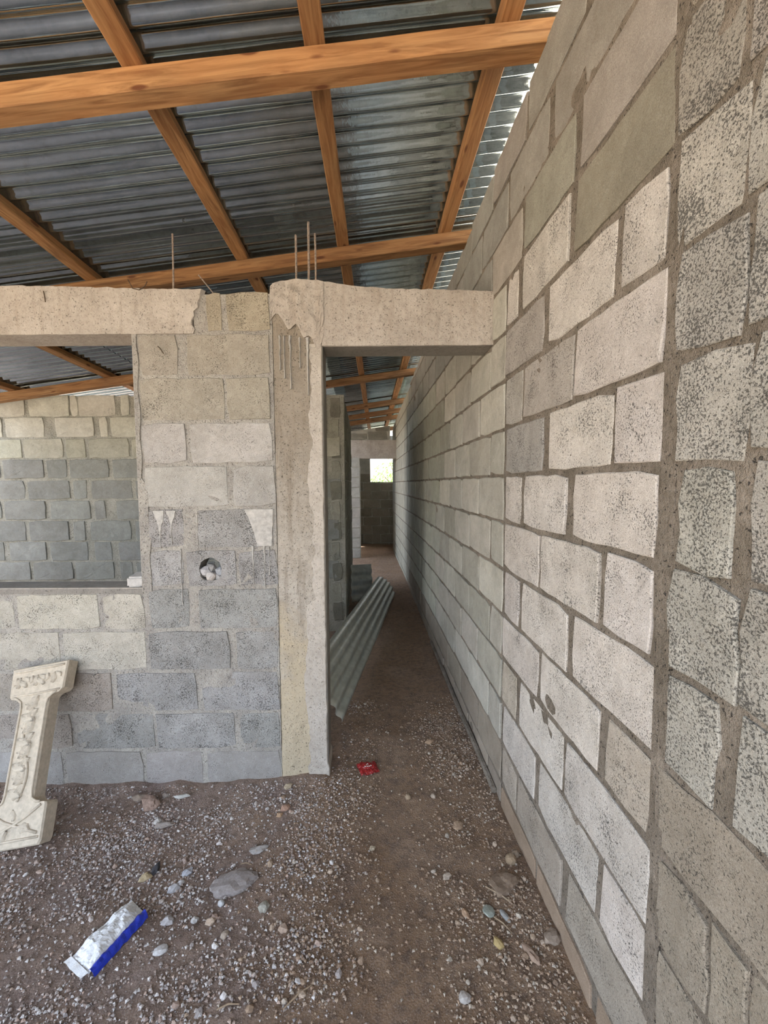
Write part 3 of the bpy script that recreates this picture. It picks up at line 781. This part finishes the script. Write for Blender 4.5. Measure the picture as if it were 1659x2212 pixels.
for (s, z) in ((1.0, -T), (1.0, -.007), (.955, 0.0)):
    for a, b in outl:
        jx = .0025*noise.noise(Vector((a*40, b*40, z*30)))
        vb.append((a*s+jx, .3675+(b-.3675)*(s if s == 1 else .985)+jx, z+(.002*noise.noise(Vector((a*30, b*30, 3))) if z < -.03 else 0)))
for L in range(2):
    for i in range(n): j = (i+1) % n; fb.append((L*n+i, L*n+j, (L+1)*n+j, (L+1)*n+i))
fb.append(tuple(2*n+i for i in range(n))); fb.append(tuple(reversed(range(n))))
mesh_obj('body', vb, fb, M['cast'], bal, recenter=False)
mb = MB()
for s in (-1, 1):
    mb.tube([(s*.102, .600, .001), (s*.085, .592, .001), (s*.064, .575, .001), (s*.059, .55, .001), (s*.059, .20, .001), (s*.064, .175, .001), (s*.085, .16, .001), (s*.105, .157, .001)], .0055, 6)
mb.tube([(-.122, .718, .001), (-.06, .715, .001), (0, .719, .001), (.06, .716, .001), (.122, .718, .001)], .006, 6)
mb.tube([(-.115, .607, .001), (0, .604, .001), (.115, .607, .001)], .005, 6)
mb.tube([(-.118, .030, .001), (.118, .030, .001)], .005, 6)
mb.build('border_moulding', M['cast'], bal, recenter=False, smooth=True)
def leafy(mb, x, y, ang, l, w, h):
    """Raised acanthus-like leaf, swollen along a bent rib."""
    n = 8; k = len(mb.v); rows = []
    for i in range(n+1):
        t = i/n; bend = .35*math.sin(t*2.4); cx = x+math.cos(ang+bend)*l*t; cy = y+math.sin(ang+bend)*l*t
        ww = w*math.sin(PI*min(1, t*.92+.06))*(1+.18*math.sin(t*19)); nx, ny = -math.sin(ang+bend), math.cos(ang+bend); hh = h*(1-t*.35)
        for s, q in ((-1, -.001), (-.55, hh*.8), (0, hh*.45), (.55, hh), (1, -.001)): mb.v.append((cx+nx*s*ww, cy+ny*s*ww, q))
    for i in range(n):
        for j in range(4): q = k+i*5+j; mb.f.append((q, q+5, q+6, q+1))
mb = MB()
pts = [(.024*math.sin((y-.17)*17), y, .002) for y in [.17+i*.016 for i in range(26)]]
mb.tube(pts, .0065, 6)
for i in range(8):
    y = .185+i*.05; s = 1 if i % 2 else -1
    leafy(mb, -.016*s, y, PI/2-s*.8, .068, .024, .019); leafy(mb, .010*s, y+.02, PI/2+s*1.15, .046, .017, .015)
mb.build('carved_vine', M['cast'], bal, recenter=False, smooth=True)
mb = MB()
for i in range(5): leafy(mb, -.092+i*.042, .640, PI/2+(.5 if i % 2 else -.4), .05, .015, .012)
for i in range(6): leafy(mb, -.10+i*.038, .688, -PI/2+(.5 if i % 2 else -.6), .035, .012, .010)
mb.build('cap_ornament', M['cast'], bal, recenter=False, smooth=True)
mb = MB()
mb.tube([(-.11, .142, .001), (-.04, .10, .002), (.0, .085, .002), (.05, .108, .002), (.11, .145, .001)], .006, 6)
mb.tube([(-.11, .045, .001), (-.03, .075, .002), (.0, .085, .002), (.04, .07, .002), (.11, .045, .001)], .006, 6)
leafy(mb, .02, .075, -.5, .06, .020, .015); leafy(mb, -.02, .07, PI+.5, .06, .020, .015); leafy(mb, .0, .10, PI/2, .045, .014, .009)
mb.build('base_ornament', M['cast'], bal, recenter=False, smooth=True)

# ------------------------------------------------------------------ loose zinc sheets in the doorway
def loose_sheet(name, pn, pf, un, uf, npitch, label, seed, ragged):
    """Sheet between its floor edge (pn near, pf far) and its raised edge (un, uf)."""
    pn, pf, un, uf = map(Vector, (pn, pf, un, uf)); nl = 40; ns = npitch*10; v = []; f = []
    nrm = (pf-pn).cross(un-pn).normalized()
    if nrm.z < 0: nrm = -nrm
    for i in range(nl+1):
        s = i/nl
        for j in range(ns+1):
            t = j/ns; a = pn.lerp(pf, s); b = un.lerp(uf, s); q = a.lerp(b, t)
            q = q+nrm*(.0105*math.sin(2*PI*t*npitch)+.008*noise.noise(Vector((s*3, t*2, seed))))
            if ragged and i > nl-5:
                k = (i-(nl-5))/5; q -= (pf-pn)*.13*k*(abs(t-.45)**1.5)*1.2
            v.append(tuple(q))
    w = ns+1
    for i in range(nl):
        for j in range(ns): f.append((i*w+j, i*w+j+1, (i+1)*w+j+1, (i+1)*w+j))
    o = mesh_obj(name, v, f, M['dull'], smooth=True); m = o.modifiers.new('thickness', 'SOLIDIFY'); m.thickness = .0012
    tag(o, label, 'metal sheet')
    return o
loose_sheet('corrugated_sheet', (-.150, 2.58, .02), (.415, 5.75, .03), (-.345, 2.62, .36), (.215, 5.70, .30), 5, 'long grey corrugated zinc sheet lying tilted along the corridor floor', 4.0, True)
loose_sheet('corrugated_sheet', (-.165, 5.25, .03), (.10, 5.42, .03), (-.172, 5.42, .46), (.085, 5.58, .44), 4, 'short upright corrugated zinc offcut behind the long tilted sheet', 9.0, False)

# ------------------------------------------------------------------ white perforated chunk on the window sill
chunk = empty('chunk', (-1.150, yfront(-1.15)+.055, .968)); tag(chunk, 'small white grooved plaster chunk at the corner of the window sill', 'plaster chunk')
chunk.rotation_euler = (0, 0, math.radians(12))
bm = bmesh.new(); bmesh.ops.create_cube(bm, size=1); bmesh.ops.scale(bm, vec=(.078, .15, .052), verts=bm.verts); bmesh.ops.translate(bm, vec=(0, .03, .026), verts=bm.verts)
bmesh.ops.bevel(bm, geom=bm.edges[:], offset=.008, segments=2, affect='EDGES'); bmesh.ops.subdivide_edges(bm, edges=bm.edges[:], cuts=2, use_grid_fill=True)
for v in bm.verts: v.co += Vector((1, 1, 1))*.003*noise.noise(v.co*40)
me = bpy.data.meshes.new('body'); bm.to_mesh(me); bm.free(); M['chunk'] = plain('plaster_chunk', (.52, .50, .48), .9, .12, 70); me.materials.append(M['chunk'])
o = bpy.data.objects.new('body', me); COL.objects.link(o); o.parent = chunk
for i in range(4):
    mb = MB(); y = -.018+i*.033; mb.box(.033, .0405, y, y+.013, .016, .040); mb.build('groove_rib', M['chunk'], chunk, recenter=False)

# ------------------------------------------------------------------ litter on the floor
def bag(name, a, b, c, d, nx, ny, hfun, mat, parent, sag=0):
    a, b, c, d = map(Vector, (a, b, c, d)); v = []; f = []
    for i in range(nx+1):
        for j in range(ny+1):
            s, t = i/nx, j/ny; q = a.lerp(b, s).lerp(d.lerp(c, s), t); q.z += hfun(s, t); v.append(tuple(q))
    for i in range(nx):
        for j in range(ny): k = i*(ny+1)+j; f.append((k, k+ny+1, k+ny+2, k+1))
    o = mesh_obj(name, v, f, mat, parent, smooth=False, recenter=False); m = o.modifiers.new('thickness', 'SOLIDIFY'); m.thickness = .0008; return o
def film(name, col, spots):
    t = NT(name); p = t.geo.outputs['Position']; a = t.noise(p, 25.0, 4.0, 0.6)
    c = t.mix(t.mr(a, .35, .65), tuple(x*.86 for x in col), col)
    for (sc, lo, hi, k, cc) in spots: c = t.mix(t.mr(t.noise(p, sc, 2.0), lo, hi, 0, k), c, cc)
    return t.out(c, .38, t.bump(t.noise(p, 60.0, 4.0, .6), .5, .006), spec=.5)
M['foil'] = film('silver_film', (.66, .68, .70), ((14.0, .60, .70, .55, (.50, .47, .40)), (18.0, .68, .74, .6, (.60, .30, .20))))
M['blue'] = film('blue_film', (.012, .035, .42), ())
M['red'] = film('red_film', (.27, .012, .012), ((40.0, .60, .72, .7, (.16, .09, .07)),))
wrp = empty('snack_wrapper', (-.842, 1.365, floor_z(-.842, 1.365)+.004)); tag(wrp, 'empty silver snack wrapper with a bright blue side lying on the gravel', 'wrapper')
def hw(s, t):
    e = min(1, 4.5*s, 4.5*(1-s)); q = math.sin(PI*t)**.6
    return .034*q*e*(1-.55*math.exp(-((s-.52)/.09)**2)*sm(.35, .9, 1-t))+.009*noise.noise(Vector((s*7, t*5, 2)))*e+.004*noise.noise(Vector((s*23, t*15, 5)))
A_, B_, C_, D_ = (-.080, -.062, .006), (.006, .122, .006), (.076, .072, .006), (.003, -.112, .006)
bag('back_panel', A_, B_, C_, D_, 36, 18, lambda s, t: hw(s, t)+.012*sm(.7, 1, t)*min(1, 5*s, 5*(1-s)), M['foil'], wrp)
bag('front_panel', (.003, -.112, .020), (.076, .072, .020), (.094, .060, .001), (.022, -.116, .001), 36, 8, lambda s, t: .010*math.sin(PI*t)+.006*noise.noise(Vector((s*11, t*3, 7))), M['blue'], wrp)
mb = MB()
for i in range(13):
    t = i/12; x = -.080+(.083)*t; y = -.062-.050*t
    mb.v += [(x, y, .012), (x-.016+.002*math.sin(t*9), y-.012, .006+.002*math.sin(t*14))]
for i in range(12): mb.f.append((2*i, 2*i+1, 2*i+3, 2*i+2))
mb.build('crimped_end', M['foil'], wrp, recenter=False)
rw = empty('candy_wrapper', (.005, 2.168, floor_z(.005, 2.168)+.004)); tag(rw, 'crumpled small red wrapper with white script lying in the doorway', 'wrapper')
bag('film', (-.062, .045, .002), (.040, .052, .004), (.062, -.030, .004), (-.030, -.055, .002), 22, 18, lambda s, t: .020*math.sin(PI*s)*math.sin(PI*t)+.012*noise.noise(Vector((s*5, t*5, 4)))+.005*noise.noise(Vector((s*14, t*14, 9))), M['red'], rw)
M['white'] = plain('white_print', (.75, .73, .70), .6, .05)
mb = MB()
sq = [(-.018+.0048*i, -.020+.0035*(1 if i % 2 else -1)+.0012*i, .027+.001*math.sin(i)) for i in range(9)]
mb.tube(sq, .0013, 5); mb.tube([(-.006, -.008, .030), (.000, .002, .031), (.003, -.006, .030)], .0012, 5)
mb.build('script_lettering', M['white'], rw, recenter=False)

def stone(name, x, y, sx, sy, sz, col, label, seed, cat='stone', rot=None, sink=.35, flat=.50, group=None, sub=2):
    bm = bmesh.new(); bmesh.ops.create_icosphere(bm, subdivisions=sub, radius=1.0)
    for v in bm.verts:
        d = 1+flat*noise.noise(v.co*1.3+Vector((seed*3.1, seed, 0)))+.16*noise.noise(v.co*3.5+Vector((seed, 0, seed)))
        v.co = Vector((v.co.x*sx*d, v.co.y*sy*d, v.co.z*sz*d))
    me = bpy.data.meshes.new(name); bm.to_mesh(me); bm.free(); me.materials.append(M['stone'])
    o = bpy.data.objects.new(name, me); COL.objects.link(o); o.location = (x, y, floor_z(x, y)+sz*(1-2*sink)); o.rotation_euler = (0, 0, rot if rot is not None else seed*1.9)
    o.color = (*[q*.86 for q in col], 1); tag(o, label, cat, group); return o
ST = [
 (-1.030, 2.030, .050, .030, .030, (.36, .26, .21), 'large reddish brown stone against the foot of the wall', -.7),
 (-1.110, 2.075, .030, .018, .018, (.33, .27, .22), 'flat brown stone left of the large reddish one at the wall foot', .2),
 (-.985, 2.085, .016, .013, .012, (.38, .33, .29), 'small grey stone behind the large reddish one at the wall foot', .2),
 (-.915, 1.905, .042, .016, .014, (.34, .30, .27), 'flat taupe stone with a pointed end in front of the wall', .15),
 (-.950, 1.925, .019, .015, .013, (.55, .53, .50), 'white pebble touching the flat taupe stone', .6),
 (-.900, 2.070, .036, .011, .010, (.56, .56, .53), 'long white stone chip at the foot of the wall', .12),
 (-.500, 1.555, .085, .052, .022, (.33, .30, .29), 'large smooth grey rock half buried in the gravel', .35),
 (-.440, 1.705, .036, .018, .012, (.40, .38, .36), 'pale triangular stone flake near the path', .3),
 (-.828, 1.650, .013, .026, .012, (.075, .075, .085), 'dark slate-grey sliver standing beside a beige stone', .1),
 (-.848, 1.610, .021, .019, .010, (.54, .45, .29), 'flat beige stone beside the dark sliver', .5),
 (-.695, 1.620, .021, .018, .010, (.46, .48, .53), 'bluish grey angular stone alone on the dirt', .9),
 (-.715, 1.545, .022, .018, .012, (.52, .53, .56), 'pale bluish stone in a cluster of white pebbles', .5),
 (-.700, 1.570, .013, .011, .010, (.58, .58, .60), 'small white stone above the pale bluish one', .1),
 (-.655, 1.313, .023, .015, .010, (.58, .58, .59), 'smooth oval white pebble below the snack wrapper', .4),
 (-.677, 1.413, .021, .016, .011, (.49, .48, .49), 'pale grey oval stone right of the snack wrapper', .3),
 (-.588, 1.412, .013, .011, .011, (.52, .51, .50), 'squarish pale stone between two grey pebbles', .2),
 (-.532, 1.405, .014, .012, .011, (.58, .47, .37), 'small peach stone in the middle of the gravel', .2),
 (-.362, 1.443, .018, .017, .011, (.40, .39, .34), 'greenish grey stone at the edge of the brown path', .8),
 (-.470, 1.355, .015, .011, .010, (.48, .41, .34), 'tan oval pebble in the gravel below the smooth grey rock', 1.0),
 (-.280, 1.365, .015, .018, .012, (.42, .32, .25), 'rusty tan pebble at the left side of the path', 1.2),
 (-.520, 1.475, .012, .012, .010, (.62, .64, .66), 'round white pebble below the smooth grey rock', .3),
 (-.372, 1.920, .024, .018, .014, (.42, .27, .20), 'orange brown stone near the cast column', .4),
 (-.392, 1.885, .015, .011, .010, (.44, .30, .19), 'small orange stone in front of the orange brown one', .1),
 (-.387, 2.065, .020, .014, .014, (.48, .40, .29), 'tan stone at the foot of the cast column', .3),
 (.362, 2.392, .026, .016, .014, (.42, .29, .19), 'tan brick fragment on the corridor floor', .08),
 (.557, 1.575, .023, .022, .021, (.36, .27, .18), 'round brown stone beside the foot of the right wall', .3),
 (.585, 1.605, .016, .016, .015, (.34, .27, .20), 'small brown stone behind the round one by the right wall', .3),
 (.417, 1.280, .015, .019, .012, (.50, .38, .18), 'yellowish stone in the gravel near the right wall', .4),
 (.276, 1.145, .019, .016, .012, (.56, .53, .50), 'white stone at the lower right of the gravel', .4),
 (.300, 1.540, .018, .012, .010, (.44, .37, .30), 'tan flat stone right of the path middle', .4),
 (.335, 1.390, .011, .018, .009, (.44, .30, .20), 'brown wood-like splinter of stone in the right gravel', .55),
 (.020, 1.690, .013, .011, .009, (.48, .41, .30), 'lone pale pebble in the middle of the path', .4),
 (.195, 1.965, .015, .014, .013, (.38, .29, .20), 'round brown pebble right of the red wrapper', .4),
 (.315, 1.960, .014, .011, .010, (.48, .40, .32), 'pale oblong pebble between the path and the right wall', -.6),
 (.395, 1.780, .026, .020, .012, (.40, .29, .20), 'flat reddish brown stone by the right wall seam', .3),
 (.505, 1.235, .012, .034, .012, (.40, .29, .22), 'elongated reddish stone pointing along the right wall', .5),
 (.590, 1.275, .030, .022, .016, (.37, .30, .24), 'broken brown block fragment at the right wall foot', .3),
 (.500, 1.480, .055, .042, .020, (.27, .20, .145), 'broad earth-covered rock beside the right wall', .5),
]
for i, (x, y, a, b, c, col, lab, rot) in enumerate(ST): stone('stone', x, y, a, b, c, col, lab, i+1.0, rot=rot, flat=(.14 if 'smooth' in lab or 'round' in lab else .5), sub=(3 if a > .04 else 2))
M['glass'] = objcol_material('bottle_glass', .25, 60.0, .6)
for x, y, lab, col, s in ((.416, 1.392, 'round greenish glass disc lying in the gravel', (.30, .33, .29), (.020, .024, .006)), (.465, 1.368, 'pointed clear glass shard beside the glass disc', (.40, .42, .42), (.010, .026, .006))):
    o = stone('glass_piece', x, y, *s, col, lab, 55+x, 'glass', rot=.4, sink=.2, flat=.1); o.data.materials.clear(); o.data.materials.append(M['glass'])
for x, y, l, a, lab in ((-.20, 1.17, .10, .65, 'thin brown twig on the gravel near the bottom'), (.475, 1.43, .13, -.75, 'pale straw lying by the earth-covered rock'), (.45, 1.335, .075, -.9, 'short dry twig below the glass shard'), (-.475, 1.635, .045, -.1, 'dry stalk above the smooth grey rock'), (-.395, 1.15, .06, .2, 'dark little twig half buried at the bottom')):
    mb = MB(); z = floor_z(x, y)+.006; mb.tube([(x-math.cos(a)*l/2, y-math.sin(a)*l/2, z), (x, y+.004, z+.003), (x+math.cos(a)*l/2, y+math.sin(a)*l/2, z-.002)], [.0022, .0026, .0016], 5)
    o = mb.build('twig', M['stone'], color=(.34, .26, .18)); tag(o, lab, 'twig')

def pebble_mesh(seed, sub=1):
    bm = bmesh.new(); bmesh.ops.create_icosphere(bm, subdivisions=sub, radius=1.0)
    for v in bm.verts: v.co *= 1+.38*noise.noise(v.co*1.4+Vector((seed*5.3, seed, 0)))
    me = bpy.data.meshes.new('pebble'); bm.to_mesh(me); bm.free(); me.materials.append(M['stone']); return me
PEB = [pebble_mesh(i+1) for i in range(8)]
def density(x, y):
    path = math.exp(-((x-0.02-0.07*y)/0.20)**2)
    d = 1-.9*path
    if y > 2.0 and x < 0: d *= .6
    if y > 2.6: d *= math.exp(-(y-2.6)/.9)
    d *= .25+1.5*max(0, noise.noise(Vector((x*3.3, y*3.3, 6)))+.25)
    return d
def tint_at(x, r):
    if r.random() > sm(-.55, .15, x): c = r.choice([(.40, .36, .335), (.34, .29, .26), (.48, .46, .45), (.29, .23, .20), (.55, .53, .52), (.40, .31, .26), (.33, .30, .29)])
    else: c = r.choice([(.34, .26, .19), (.29, .21, .15), (.40, .32, .25), (.26, .19, .14), (.42, .37, .31), (.33, .24, .17)])
    k = r.uniform(.85, 1.3); return tuple(v*k for v in c)
def spot(r):
    while True:
        x = r.uniform(-2.3, .60); y = .75+2.15*r.random()**1.15
        if y > yfront(x)-.03 and x < -.18: continue
        if y > 2.2 and x < -.15: continue
        if r.random() < density(x, y): return x, y
r = random.Random(11)
for i in range(230):
    x, y = spot(r)
    while not (-1.6 < x and y > 1.08 and (y < 2.0 or x > -.1)): x, y = spot(r)
    s = r.uniform(.0055, .0115)
    o = bpy.data.objects.new('pebble', PEB[i % 8]); COL.objects.link(o); o.scale = (s*r.uniform(.9, 1.4), s*r.uniform(.8, 1.1), s*r.uniform(.55, .9))
    o.rotation_euler = (r.uniform(-.4, .4), r.uniform(-.4, .4), r.uniform(0, 6.3)); o.location = (x, y, floor_z(x, y)+s*.25); tc = tint_at(x, r); o.color = (*tc, 1)
    shade = 'pale' if sum(tc) > 1.25 else ('brownish' if tc[0] > 1.28*tc[2] else 'dull grey'); side = 'left of the doorway path' if x < 0 else 'between the path and the right wall'
    tag(o, f'small {shade} pebble loose in the gravel {side}', 'pebble', f'{shade} pebbles {side}')
GV = MB(); tints = []
OCT = [(1, 0, 0), (-.5, .87, 0), (-.5, -.87, 0), (.4, .3, .8), (-.4, .2, .7), (.1, -.5, .75), (0, 0, -.7)]
OF = [(0, 3, 5), (3, 4, 5), (0, 1, 3), (1, 4, 3), (1, 2, 4), (2, 5, 4), (2, 0, 5), (0, 6, 1), (1, 6, 2), (2, 6, 0)]
r = random.Random(21)
for i in range(78000):
    x, y = spot(r); s = .0011+.0068*r.random()**3.4; a = r.uniform(0, 6.3); ca, sa = math.cos(a), math.sin(a); e = r.uniform(.75, 1.1); z0 = floor_z(x, y)+s*.25
    GV.add([(x+s*(ca*p*1.05-sa*q*e), y+s*(sa*p*1.05+ca*q*e), z0+s*w*.8) for p, q, w in OCT], OF); tints += [tint_at(x, r)]*7
o = GV.build('gravel', M['gravel'], recenter=False, tint=tints); tag(o, 'fine loose gravel scattered over the dirt floor', 'gravel', kind='stuff')

# ------------------------------------------------------------------ tree seen through the far window
tr = empty('tree', (1.55, 19.0, -.9)); tag(tr, 'green leafy tree outside the small window at the corridor end', 'tree')
mb = MB(); mb.tube([(0, 0, 0), (.05, 0, .9), (-.05, .1, 1.9), (.1, .1, 2.8)], [.13, .11, .09, .05], 8)
for a in range(5): mb.tube([(0, .05, 1.5+.2*a), (.5*math.cos(a*1.4), .5*math.sin(a*1.4), 2.0+.25*a), (.9*math.cos(a*1.4), .9*math.sin(a*1.4), 2.3+.3*a)], [.04, .03, .012], 6)
mb.build('trunk', M['bark'], tr, recenter=False)
mb = MB(); r = random.Random(3)
for i in range(2600):
    q = Vector((r.gauss(0, 1), r.gauss(0, 1), r.gauss(0, 1))).normalized()*(r.random()**.4)*1.35; c = Vector((q.x, q.y, 2.3+q.z*.95))
    d = Vector((r.gauss(0, 1), r.gauss(0, 1), r.gauss(0, 1))).normalized(); e = d.orthogonal().normalized(); s = r.uniform(.05, .10)
    mb.add([c-d*s, c+e*s*.45, c+d*s, c-e*s*.45], [(0, 1, 2, 3)])
o = mb.build('foliage', M['leaf'], tr, recenter=False); o['kind'] = 'stuff'
